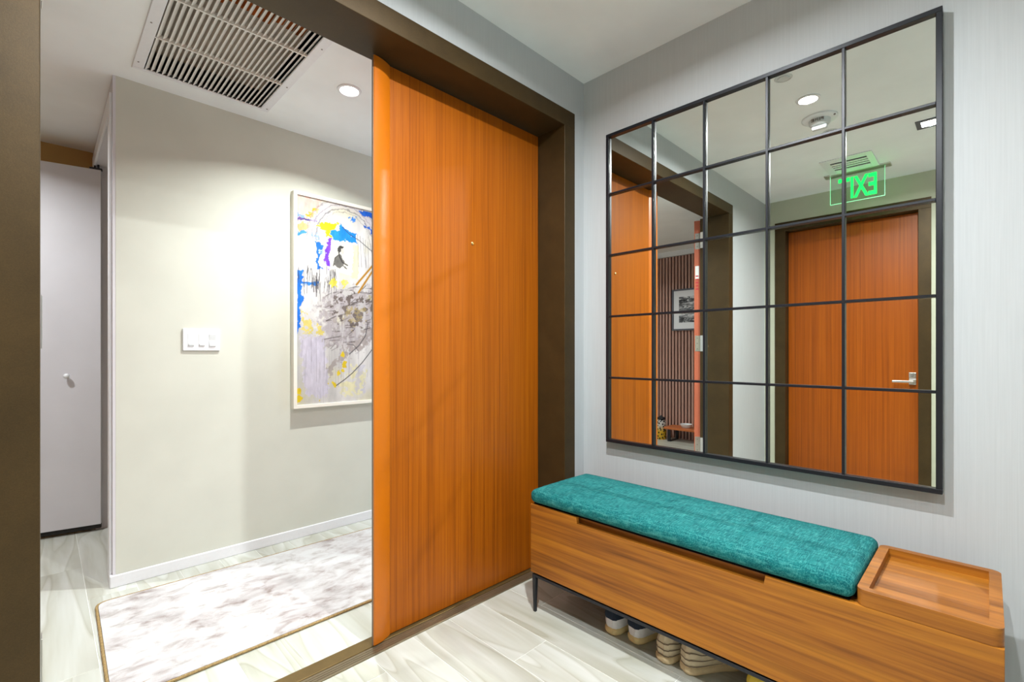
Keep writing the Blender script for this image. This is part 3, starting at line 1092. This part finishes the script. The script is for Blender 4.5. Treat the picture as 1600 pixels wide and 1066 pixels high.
def paint(nx, nz, wx, wz):
    rng = np.random.default_rng(11)
    X, Z = np.meshgrid(np.linspace(0, wx, nx), np.linspace(0, wz, nz))

    def noise(sx, sz, octv=3):
        out = np.zeros_like(X)
        amp = 1.0
        tot = 0
        for o_ in range(octv):
            gx, gz = max(2, int(wx / sx * 2 ** o_) + 2), max(2, int(wz / sz * 2 ** o_) + 2)
            g = rng.random((gz, gx))
            fx = np.linspace(0, gx - 1.001, nx)
            fz = np.linspace(0, gz - 1.001, nz)
            ix, iz = fx.astype(int), fz.astype(int)
            ax, az = fx - ix, fz - iz
            ax, az = ax * ax * (3 - 2 * ax), az * az * (3 - 2 * az)
            v = (g[np.ix_(iz, ix)] * (1 - ax) + g[np.ix_(iz, ix + 1)] * ax) * (1 - az)[:, None] + (g[np.ix_(iz + 1, ix)] * (1 - ax) + g[np.ix_(iz + 1, ix + 1)] * ax) * az[:, None]
            out += amp * v
            tot += amp
            amp *= 0.55
        return out / tot
    img = np.empty((nz, nx, 3))
    img[:] = (212, 210, 208)
    n1, n2 = noise(0.25, 0.35, 5), noise(0.04, 0.14, 4)
    img += (n1[..., None] - 0.5) * 50 + (n2[..., None] - 0.5) * 34
    ylw = np.clip((noise(0.2, 0.2, 4) - 0.52) * 5, 0, 1)[..., None] * 0.35
    img = img * (1 - ylw) + np.array((222, 214, 160)) * ylw
    wx_, wz_ = noise(0.02, 0.02, 3) - 0.5, noise(0.02, 0.02, 3) - 0.5

    def inside(pts, rag):
        x, z = X + wx_ * rag, Z + wz_ * rag
        r = np.zeros(X.shape, bool)
        n = len(pts)
        for i in range(n):
            (x1, z1), (x2, z2) = pts[i], pts[(i + 1) % n]
            if z1 == z2:
                continue
            cnd = ((z1 > z) != (z2 > z)) & (x < (x2 - x1) * (z - z1) / (z2 - z1) + x1)
            r ^= cnd
        return r

    def poly(pts, c, a=1.0, rag=0.03, hole=0.0, streak=False):
        m = inside(pts, rag).astype(float) * a
        if hole:
            h = n2 if streak else noise(0.03, 0.03, 3)
            m = m * (h > hole)
        v = (noise(0.02, 0.05, 3)[..., None] - 0.5) * 40
        img[:] = img * (1 - m[..., None]) + (np.array(c) + v) * m[..., None]

    def line(pts, wd, c, a=0.8, br=0.35):
        m = np.zeros(X.shape)
        for (x1, z1), (x2, z2) in zip(pts, pts[1:]):
            dx, dz = x2 - x1, z2 - z1
            t = np.clip(((X - x1) * dx + (Z - z1) * dz) / (dx * dx + dz * dz + 1e-9), 0, 1)
            dd = np.hypot(X - x1 - t * dx, Z - z1 - t * dz)
            m = np.maximum(m, np.clip(1.4 - dd / wd, 0, 1))
        m = m * a * np.clip((n2 - br) * 6 + 0.4, 0, 1)
        img[:] = img * (1 - m[..., None]) + np.array(c) * m[..., None]
    poly([(0.001, 1.353), (0.149, 1.366), (0.141, 1.278), (0.07, 1.213), (0.001, 1.192)], (224, 178, 166), 0.75, 0.06)
    poly([(0.113, 1.315), (0.152, 1.32), (0.127, 1.26), (0.07, 1.22), (0.06, 1.239)], (238, 168, 44), 1, 0.06, 0.38)
    poly([(0.001, 1.178), (0.098, 1.197), (0.106, 1.163), (0.001, 1.136)], (224, 168, 108), 0.9, 0.05)
    poly([(0.001, 1.248), (0.042, 1.239), (0.053, 1.21), (0.008, 1.215)], (96, 150, 214), 0.8, 0.05)
    poly([(0.001, 1.216), (0.134, 1.222), (0.134, 1.21), (0.001, 1.2)], (74, 56, 128), 0.9, 0.02)
    # arch of grey and lilac bands
    rad = np.hypot(X - 0.33, (Z - 1.12) * 0.95)
    for r_, w_, c_, a_ in ((0.235, 0.03, (206, 198, 206), 0.7), (0.262, 0.004, (132, 126, 136), 0.6), (0.23, 0.003, (120, 116, 122), 0.6), (0.205, 0.004, (110, 108, 112), 0.7), (0.185, 0.002, (120, 112, 112), 0.7)):
        mm = np.clip(1.3 - np.abs(rad + wx_ * 0.02 - r_) / w_, 0, 1) * a_ * (Z > 1.08)
        img[:] = img * (1 - mm[..., None]) + np.array(c_) * mm[..., None]
    poly([(0.149, 1.203), (0.2, 1.224), (0.279, 1.232), (0.26, 1.188), (0.222, 1.122), (0.193, 1.142), (0.189, 1.171), (0.134, 1.175)], (240, 214, 18), 1, 0.05, 0.25)
    poly([(0.222, 1.17), (0.283, 1.185), (0.291, 1.238), (0.318, 1.202), (0.41, 1.181), (0.414, 1.117), (0.349, 1.11), (0.334, 1.13), (0.318, 1.109), (0.237, 1.11)], (18, 132, 228), 1, 0.025, 0.2)
    poly([(0.42, 1.359), (0.62, 1.362), (0.62, 1.31), (0.475, 1.313)], (24, 96, 206), 1, 0.04, 0.25)
    poly([(0.36, 1.29), (0.40, 1.30), (0.41, 1.27), (0.37, 1.262)], (60, 130, 214), 1, 0.05, 0.4)
    poly([(0.47, 1.26), (0.6, 1.27), (0.6, 1.2), (0.5, 1.22)], (40, 100, 200), 1, 0.08, 0.55)
    poly([(0.008, 1.124), (0.036, 1.15), (0.067, 1.134), (0.063, 1.119), (0.008, 1.106)], (60, 140, 220), 1, 0.03)
    poly([(0.10, 1.14), (0.17, 1.15), (0.15, 1.08), (0.11, 1.09)], (130, 160, 214), 0.8, 0.08, 0.45)
    poly([(0.12, 1.079), (0.145, 1.076), (0.182, 1.064), (0.171, 1.015), (0.152, 0.991), (0.145, 0.917), (0.182, 0.904), (0.134, 0.898), (0.131, 0.987)], (28, 112, 222), 1, 0.03, 0.3)
    poly([(0.15, 1.03), (0.2, 1.03), (0.19, 0.92), (0.16, 0.92)], (196, 206, 232), 0.8, 0.05)
    poly([(0.207, 1.116), (0.226, 1.119), (0.219, 1.0), (0.222, 0.913), (0.207, 0.896), (0.182, 0.995)], (112, 50, 204), 0.95, 0.04, 0.3)
    poly([(0.02, 1.09), (0.09, 1.09), (0.10, 0.96), (0.0, 0.94)], (206, 204, 202), 0.6, 0.08)
    poly([(0.226, 1.097), (0.393, 1.098), (0.385, 0.88), (0.222, 0.902)], (240, 237, 226), 1, 0.012)
    poly([(0.385, 1.098), (0.43, 1.1), (0.42, 0.86), (0.38, 0.87)], (236, 226, 176), 0.8, 0.03)
    # charcoal sketch of a standing figure
    poly([(0.272, 1.06), (0.291, 1.082), (0.322, 1.075), (0.306, 1.058), (0.302, 1.039), (0.287, 1.029), (0.272, 1.038)], (72, 70, 68), 1, 0.006)
    poly([(0.302, 1.061), (0.32, 1.06), (0.32, 1.03), (0.306, 1.017), (0.297, 1.034)], (196, 192, 184), 1, 0.006)
    poly([(0.283, 1.017), (0.299, 1.019), (0.302, 1.001), (0.33, 0.968), (0.357, 0.945), (0.345, 0.917), (0.314, 0.939), (0.291, 0.921), (0.264, 0.925), (0.245, 0.934), (0.256, 0.991)], (104, 102, 98), 0.95, 0.012, 0.42)
    line([(0.283, 1.03), (0.29, 1.0), (0.31, 0.965), (0.345, 0.95)], 0.005, (50, 48, 46), 0.9, 0.1)
    line([(0.245, 0.934), (0.256, 0.99), (0.283, 1.015)], 0.004, (70, 68, 66), 0.9, 0.1)
    poly([(0.001, 0.878), (0.046, 0.876), (0.039, 0.791), (0.025, 0.719), (0.043, 0.716), (0.025, 0.616), (0.017, 0.5), (0.0, 0.443)], (26, 114, 216), 1, 0.03, 0.22)
    poly([(0.04, 0.80), (0.14, 0.81), (0.14, 0.79), (0.04, 0.775)], (40, 122, 216), 1, 0.03, 0.3)
    poly([(0.04, 0.79), (0.13, 0.77), (0.16, 0.5), (0.04, 0.52)], (222, 220, 220), 0.7, 0.05)
    for k in range(60):
        x = rng.uniform(0, 0.26)
        z = rng.uniform(0.80, 0.93)
        line([(x, z), (x + rng.uniform(-0.01, 0.01), z - rng.uniform(0.03, 0.12))], 0.0022, (66, 62, 66), rng.uniform(0.4, 0.9), 0.3)
    poly([(0.222, 0.824), (0.253, 0.854), (0.275, 0.815), (0.26, 0.791), (0.222, 0.795)], (214, 204, 70), 0.9, 0.04, 0.3)
    poly([(0.291, 0.832), (0.338, 0.848), (0.353, 0.823), (0.306, 0.788)], (220, 208, 90), 0.9, 0.04, 0.3)
    poly([(0.501, 0.753), (0.62, 0.764), (0.62, 0.70), (0.484, 0.708)], (232, 222, 40), 0.9, 0.06, 0.4)
    poly([(0.183, 0.728), (0.62, 0.80), (0.62, 0.5), (0.418, 0.417), (0.316, 0.372), (0.183, 0.405), (0.174, 0.574)], (156, 147, 148), 0.75, 0.2, 0.40, True)
    poly([(0.16, 0.76), (0.62, 0.84), (0.62, 0.45), (0.3, 0.33), (0.14, 0.4)], (190, 184, 188), 0.6, 0.25, 0.42)
    poly([(0.22, 0.72), (0.56, 0.78), (0.56, 0.55), (0.30, 0.5)], (98, 86, 80), 0.8, 0.15, 0.58)
    poly([(0.3, 0.66), (0.5, 0.66), (0.4, 0.5)], (176, 158, 104), 0.6, 0.12, 0.45)
    poly([(0.025, 0.616), (0.09, 0.57), (0.174, 0.506), (0.17, 0.455), (0.082, 0.461), (0.033, 0.46)], (226, 206, 92), 0.75, 0.06, 0.42)
    poly([(0.025, 0.447), (0.179, 0.447), (0.205, 0.217), (0.209, 0.046), (0.066, 0.047), (0.033, 0.304)], (206, 201, 220), 0.85, 0.06)
    poly([(0.62, 0.62), (0.62, 0.502), (0.38, 0.328), (0.28, 0.25), (0.226, 0.174), (0.2, 0.217), (0.307, 0.363)], (166, 156, 152), 0.8, 0.1, 0.42)
    poly([(0.28, 0.111), (0.38, 0.248), (0.5, 0.2), (0.45, 0.034), (0.307, 0.04)], (232, 226, 170), 0.7, 0.08, 0.35)
    poly([(0.40, 0.22), (0.47, 0.26), (0.47, 0.05), (0.41, 0.06)], (200, 198, 214), 0.7, 0.06, 0.4)
    for k in range(70):
        x = rng.uniform(0.18, 0.55)
        z = 0.42 + 0.55 * (x - 0.18) + rng.uniform(-0.1, 0.3)
        aa = rng.uniform(-0.1, 1.0)
        ll = rng.uniform(0.03, 0.12)
        line([(x, min(z, 0.8)), (x + ll * math.cos(aa), min(z, 0.8) + ll * math.sin(aa) * 0.7)], rng.uniform(0.0015, 0.004), (78, 70, 68), rng.uniform(0.4, 0.8), 0.4)
    for k in range(45):
        x = rng.uniform(0.02, 0.55)
        z = rng.uniform(0.2, 0.5)
        line([(x, z), (x + rng.uniform(-0.008, 0.008), z - rng.uniform(0.08, 0.3))], 0.0018, (150, 146, 154), rng.uniform(0.3, 0.6), 0.4)
    line([(0.53, 0.36), (0.505, 0.328), (0.456, 0.269), (0.38, 0.195), (0.325, 0.153), (0.262, 0.112)], 0.003, (58, 56, 62), 0.95, 0.15)
    line([(0.34, 0.4), (0.39, 0.395), (0.43, 0.35)], 0.0025, (80, 76, 80), 0.8, 0.2)
    line([(0.36, 0.33), (0.43, 0.39), (0.48, 0.46), (0.5, 0.55)], 0.004, (80, 76, 80), 0.8, 0.3)
    for (x, z), r_ in zip([(0.325, 0.258), (0.28, 0.202), (0.253, 0.125), (0.211, 0.131), (0.012, 0.092), (0.012, 0.04), (0.149, 0.018), (0.316, 0.214), (0.307, 0.328)], (0.018, 0.014, 0.014, 0.008, 0.02, 0.022, 0.008, 0.012, 0.016)):
        poly([(x + r_ * math.cos(q), z + r_ * 1.2 * math.sin(q)) for q in np.linspace(0, 6.28, 9)[:-1]], (226, 196, 30), 0.95, 0.03)
    for a_, b_ in (((0.543, 0.98), (0.412, 0.822)), ((0.543, 0.944), (0.428, 0.767)), ((0.62, 1.06), (0.54, 0.975))):
        line([a_, b_], 0.0065, (170, 114, 14), 1.0, 0.0)
    for k in range(8):
        x = 0.42 + 0.02 * k
        line([(x, 1.18 - 0.01 * k), (x + rng.uniform(-0.02, 0.03), 0.95)], 0.002, (90, 88, 92), 0.6, 0.3)
    line([(0.31, 1.21), (0.36, 1.17), (0.43, 1.14), (0.54, 1.07)], 0.003, (60, 60, 70), 0.8, 0.2)
    # right, hidden half of the canvas goes on in the same manner
    poly([(0.68, 1.2), (0.9, 1.25), (0.95, 1.0), (0.75, 0.95)], (40, 120, 214), 0.9, 0.1, 0.4)
    poly([(0.7, 0.6), (0.95, 0.7), (0.9, 0.4), (0.72, 0.35)], (214, 196, 110), 0.8, 0.12, 0.4)
    return np.clip(img * 0.9, 0, 255)


NXC, NZC = 330, 430
CW, CH = PX1 - PX0 - 2 * ft, PZ1 - PZ0 - 2 * ft
img = paint(NXC, NZC, CW, CH)
xs, zz = np.meshgrid(np.linspace(0, CW, NXC), np.linspace(0, CH, NZC))
vco = np.stack([PX0 + ft + xs, np.full_like(xs, PY), PZ0 + ft + zz], -1).reshape(-1, 3) - np.array(pt['_off'])
ii = np.arange(NXC * NZC).reshape(NZC, NXC)
fcs = np.stack([ii[:-1, :-1], ii[:-1, 1:], ii[1:, 1:], ii[1:, :-1]], -1).reshape(-1, 4)
me = bpy.data.meshes.new('canvas')
me.vertices.add(len(vco))
me.vertices.foreach_set('co', vco.ravel())
me.loops.add(fcs.size)
me.loops.foreach_set('vertex_index', fcs.ravel())
me.polygons.add(len(fcs))
me.polygons.foreach_set('loop_start', np.arange(0, fcs.size, 4))
me.update(calc_edges=True)
ca = me.color_attributes.new('paint', 'FLOAT_COLOR', 'POINT')
li = img / 255
li = np.where(li <= 0.04045, li / 12.92, ((li + 0.055) / 1.055) ** 2.4).reshape(-1, 3)
ca.data.foreach_set('color', np.concatenate([li, np.ones((len(li), 1))], 1).ravel())
me.materials.append(M['canvas'])
o = bpy.data.objects.new('canvas', me)
COL.objects.link(o)
o.parent = pt
B().box((PX0 + 0.005, PY + 0.001, PZ0 + 0.005), (PX1 - 0.005, HY - 0.001, PZ1 - 0.005)).build('stretcher_board', 'mat_white', pt)

sw = empty('light_switch', (-1.53, HY, 1.22), 0, 'white three-gang light switch plate on the cream hallway wall', 'switch')
B().box((-1.620, HY - 0.012, 1.226), (-1.437, HY, 1.352), 0.004, 2).build('wall_plate', 'plastic', sw)
for k, xk in enumerate((-1.580, -1.528)):
    B().box((xk - 0.016, HY - 0.0135, 1.252), (xk + 0.016, HY - 0.011, 1.322), 0.001, 1).build('rocker', 'plastic', sw)
    B().box((xk - 0.014, HY - 0.0185, 1.254), (xk + 0.014, HY - 0.0125, 1.266), 0.0015, 1).build('dimmer_slide', 'plastic_dim', sw)
rk = B().prism([(HY - 0.011, 1.252), (HY - 0.019, 1.254), (HY - 0.0135, 1.287), (HY - 0.0155, 1.320), (HY - 0.011, 1.322)], 0, -1.492, -1.460)
rk.build('rocker', 'plastic_dim', sw)

# ------------------------------------------------------------------ hallway ceiling grille
gr = empty('air_return_grille', ((GX0 + GX1) / 2, (GY0 + GY1) / 2, HCEIL), 0, 'large white slatted air return grille in the hallway ceiling', 'grille')
go = 0.046
fb = B()
for a, b in (((GX0 - go, GY0 - go), (GX1 + go, GY0)), ((GX0 - go, GY1), (GX1 + go, GY1 + 0.022)), ((GX0 - go, GY0), (GX0, GY1)), ((GX1, GY0), (GX1 + go, GY1))):
    fb.box((a[0], a[1], HCEIL - 0.008), (b[0], b[1], HCEIL + 0.012), 0.002, 1)
fb.build('frame', 'trim_white', gr)
for cx_, cy_ in [(GX0 - 0.028, v) for v in (0.5, 0.94, 1.33)] + [(GX1 + 0.028, v) for v in (0.6, 1.05, 1.37)]:
    B().lathe([(0.004, HCEIL - 0.0095), (0.004, HCEIL - 0.007)], (cx_, cy_, 0), 2, 12).build('screw', 'text_grey', gr)
NS = 24
me_b = None
for k in range(NS):
    xk = GX0 + (k + 0.6) * (GX1 - GX0) / NS
    if me_b is None:
        L2 = (GY1 - GY0) / 2
        o = B()
        o.box((-0.0012, -L2, -0.011), (0.0012, L2, 0.011), 0.0008, 1)
        bmesh.ops.rotate(o.bm, verts=o.bm.verts, cent=(0, 0, 0), matrix=Matrix.Rotation(math.radians(48), 3, 'Y'))
        o = o.build('slat', 'grille')
        me_b = o.data
    else:
        o = bpy.data.objects.new('slat', me_b)
        COL.objects.link(o)
    o.parent = gr
    o.location = (xk - (GX0 + GX1) / 2, 0, 0.004)
for yk in (GY0 + (GY1 - GY0) / 3, GY0 + 2 * (GY1 - GY0) / 3):
    B().box((GX0, yk - 0.004, HCEIL - 0.007), (GX1, yk + 0.004, HCEIL + 0.012)).build('cross_bar', 'grille', gr)
pb = B()
for lo, hi in (((GX0, GY0, HCEIL + 0.13), (GX1, GY1, HCEIL + 0.14)), ((GX0 - 0.01, GY0, HCEIL + 0.012), (GX0, GY1, HCEIL + 0.14)), ((GX1, GY0, HCEIL + 0.012), (GX1 + 0.01, GY1, HCEIL + 0.14)),
               ((GX0, GY0 - 0.01, HCEIL + 0.012), (GX1, GY0, HCEIL + 0.14)), ((GX0, GY1, HCEIL + 0.012), (GX1, GY1 + 0.01, HCEIL + 0.14))):
    pb.box(lo, hi)
pb.build('duct_box', 'plenum', gr)
ff = B()
for k in range(11):
    ff.box((GX0 + 0.02 + 0.047 * k, GY0 + 0.17 + 0.014 * (k % 3), HCEIL + 0.085), (GX0 + 0.055 + 0.047 * k, GY0 + 0.33 + 0.012 * (k % 4), HCEIL + 0.10))
ff.build('filter', 'filter', gr)

# ------------------------------------------------------------------ ceiling fittings


def downlight(key, label, square=False, show=True):
    x, yv, z, *_ = LAMPS[key]
    root = empty('recessed_downlight', (x, yv, z), 0, label, 'ceiling light', 'recessed ceiling downlights')
    if square:
        b = B()
        s0, s1 = 0.075, 0.048
        for lo, hi in (((-s0, -s0), (s0, -s1)), ((-s0, s1), (s0, s0)), ((-s0, -s1), (-s1, s1)), ((s1, -s1), (s0, s1))):
            b.box((x + lo[0], yv + lo[1], z - 0.006), (x + hi[0], yv + hi[1], z))
        b.build('trim_ring', 'grey_frame', root)
        B().box((x - s1, yv - s1, z - 0.004), (x + s1, yv + s1, z)).build('lens', 'diffuser', root)
    else:
        B().lathe([(0.046, z), (0.046, z - 0.003), (0.05, z - 0.008), (0.062, z - 0.006), (0.064, z), ], (x, yv, 0), 2, 40).build('trim_ring', 'trim_white', root, smooth=True)
        B().lathe([(0.0, z - 0.0045), (0.046, z - 0.004), (0.046, z)], (x, yv, 0), 2, 32).build('lens', 'diffuser', root)
    lamp(key, root)
    return root


downlight('round_near_mirror', 'lit round recessed downlight beside the smoke alarm, seen in the mirror')
downlight('square_by_exit', 'lit square recessed downlight at the right edge of the mirror', True)
downlight('hallway', 'lit round recessed downlight in the hallway ceiling beside the grille')
downlight('hallway_end', 'lit round recessed downlight at the far end of the hallway')
downlight('vestibule_fill', 'added round downlight at the back of the vestibule, out of view, for fill light')

ax, ay = -1.462, -0.845
al = empty('fire_alarm', (ax, ay, CEIL), 0, 'white round fire alarm with strobe lens on the vestibule ceiling, in the mirror', 'fire alarm')
B().lathe([(0.100, CEIL), (0.100, CEIL - 0.010), (0.092, CEIL - 0.016), (0.06, CEIL - 0.018)], (ax, ay, 0), 2, 48).build('base', 'plastic', al, smooth=True)
B().lathe([(0.062, CEIL - 0.016), (0.058, CEIL - 0.040), (0.050, CEIL - 0.050), (0, CEIL - 0.052)], (ax, ay, 0), 2, 40).build('body', 'plastic_dim', al, smooth=True)
B().box((ax - 0.02, ay - 0.042, CEIL - 0.075), (ax + 0.02, ay + 0.042, CEIL - 0.050), 0.008, 3).build('strobe_lens', 'lens', al, smooth=True)
mt = Matrix(((0, 0, 1, 0.059), (1, 0, 0, 0), (0, 1, 0, -0.031), (0, 0, 0, 1)))
text('lettering', 'FIRE', 'text_grey', al, mt, 0.07, 0.017, 0.003)
B().lathe([(0.006, CEIL - 0.02), (0.006, CEIL - 0.014)], (ax + 0.03, ay - 0.088, 0), 2, 12).build('indicator', 'text_grey', al)


def sprinkler(x, yv, label):
    b = B().lathe([(0.045, CEIL), (0.045, CEIL - 0.002), (0.038, CEIL - 0.004), (0.036, CEIL - 0.001), (0.03, CEIL - 0.001), (0.028, CEIL - 0.007), (0.0, CEIL - 0.008)], (x, yv, 0), 2, 40)
    o_ = b.build('sprinkler_cover', 'plastic_dim', origin=(x, yv, CEIL), smooth=30)
    tag(o_, label, 'sprinkler', 'sprinkler covers')


sprinkler(-1.735, -0.85, 'flat round sprinkler cover between the fire alarm and the air vent')
sprinkler(-0.80, -0.815, 'round ceiling sprinkler cut by the top edge of the mirror')

VX0, VX1, VY0, VY1 = -2.70, -2.30, -1.0, -0.66
vt = empty('air_vent', (-2.5, -0.83, CEIL), 0, 'white ceiling air vent with four dark slots beside the exit sign', 'air vent')
sx0, sx1, sy0, sy1 = -2.585, -2.385, -0.955, -0.715
vb = B()
for lo, hi in (((VX0, VY0), (VX1, sy0)), ((VX0, sy1), (VX1, VY1)), ((VX0, sy0), (sx0, sy1)), ((sx1, sy0), (VX1, sy1))):
    vb.box((lo[0], lo[1], CEIL - 0.008), (hi[0], hi[1], CEIL), 0.0015, 1)
vb.build('face_plate', 'plastic', vt)
B().box((sx0, sy0, CEIL - 0.002), (sx1, sy1, CEIL)).build('slot_backing', 'dark', vt)
for k in range(3):
    xk = sx0 + (k + 1) * (sx1 - sx0) / 4
    B().box((xk - 0.015, sy0, CEIL - 0.008), (xk + 0.015, sy1, CEIL - 0.002), 0.001, 1).build('slat', 'plastic', vt)

EX, EY0, EY1 = -2.72, -1.028, -0.655
ex = empty('exit_sign', (EX, -0.845, CEIL), 0, 'clear ceiling exit sign with glowing green letters, seen in the mirror', 'exit sign')
B().box((EX - 0.045, EY0 - 0.04, CEIL - 0.012), (EX + 0.045, EY1 + 0.04, CEIL), 0.003, 2).build('ceiling_plate', 'chrome', ex)
B().box((EX - 0.003, EY0, 2.49), (EX + 0.003, EY1, CEIL - 0.012)).build('panel', 'acrylic', ex)
eb = B()
for lo, hi in (((EY0, 2.489), (EY1, 2.4915)), ((EY0 - 0.001, 2.49), (EY0 + 0.0015, 2.728)), ((EY1 - 0.0015, 2.49), (EY1 + 0.001, 2.728))):
    eb.box((EX - 0.0032, lo[0], lo[1]), (EX + 0.0032, hi[0], hi[1]))
eb.build('panel_edge', 'exit_edge', ex)
mt = Matrix(((0, 0, 1, 0.0045), (1, 0, 0, 0.0), (0, 1, 0, 2.605 - CEIL), (0, 0, 0, 1)))
text('lettering', 'EXIT', 'exit_green', ex, mt, 0.262, 0.178, 0.001, 0.018)

# ------------------------------------------------------------------ by the slatted wall (mirror only)
pc = empty('framed_print', (SX, 1.38, 1.53), 0, 'grey framed black-and-white print on the slatted wall, in the mirror', 'picture')
qy0, qy1, qz0, qz1 = 1.10, 1.545, 1.525, 2.105
fb = B()
for a, b in (((qy0, qz0), (qy1, qz0 + 0.022)), ((qy0, qz1 - 0.022), (qy1, qz1)), ((qy0, qz0 + 0.022), (qy0 + 0.022, qz1 - 0.022)), ((qy1 - 0.022, qz0 + 0.022), (qy1, qz1 - 0.022))):
    fb.box((SX + 0.001, a[0], a[1]), (SX + 0.03, b[0], b[1]))
fb.build('frame', 'grey_frame', pc)
B().box((SX + 0.004, qy0 + 0.02, qz0 + 0.02), (SX + 0.018, qy1 - 0.02, qz1 - 0.02)).build('mat', 'mat_white', pc)
B().box((SX + 0.018, qy0 + 0.10, qz0 + 0.11), (SX + 0.020, qy1 - 0.10, qz1 - 0.11)).build('print', 'bw', pc)

sb = empty('low_bench', (-4.08, 1.1, 0), 0, 'low wooden bench on black loop legs by the slatted wall, in the mirror', 'bench')
B().box((-4.22, 0.62, 0.165), (-3.95, 1.53, 0.195), 0.003, 1).build('seat', 'teak', sb)
for yv in (1.46, 0.70):
    lb = B()
    lb.box((-3.975, yv - 0.02, 0), (-3.96, yv + 0.02, 0.165))
    lb.box((-4.21, yv - 0.02, 0), (-4.195, yv + 0.02, 0.165))
    lb.box((-4.195, yv - 0.02, 0), (-3.975, yv + 0.02, 0.014))
    lb.build('leg', 'black_steel', sb)
bw = B().lathe([(0.0, 0.195), (0.05, 0.195), (0.075, 0.225), (0.08, 0.245), (0.076, 0.245), (0.07, 0.228), (0.045, 0.203), (0.0, 0.202)], (-4.08, 1.27, 0), 2, 32)
o = bw.build('white_dish', 'plastic', origin=(-4.08, 1.27, 0.195), smooth=True)
tag(o, 'small white dish standing on the low bench, in the mirror', 'dish')
jr = empty('lidded_jar', (-4.06, 1.625, 0), 0, 'black and yellow patterned jar with black lid on the floor beside the low bench', 'jar')
B().lathe([(0.0, 0.0), (0.062, 0.0), (0.07, 0.02), (0.072, 0.15), (0.066, 0.25), (0.045, 0.275), (0.0, 0.275)], (-4.06, 1.625, 0), 2, 32).build('body', 'jar', jr, smooth=True)
B().lathe([(0.05, 0.275), (0.056, 0.285), (0.05, 0.305), (0.02, 0.318), (0.012, 0.33), (0.0, 0.333)], (-4.06, 1.625, 0), 2, 32).build('lid', 'black_steel', jr, smooth=True)

for o in bpy.data.objects:
    if '_off' in o:
        del o['_off']
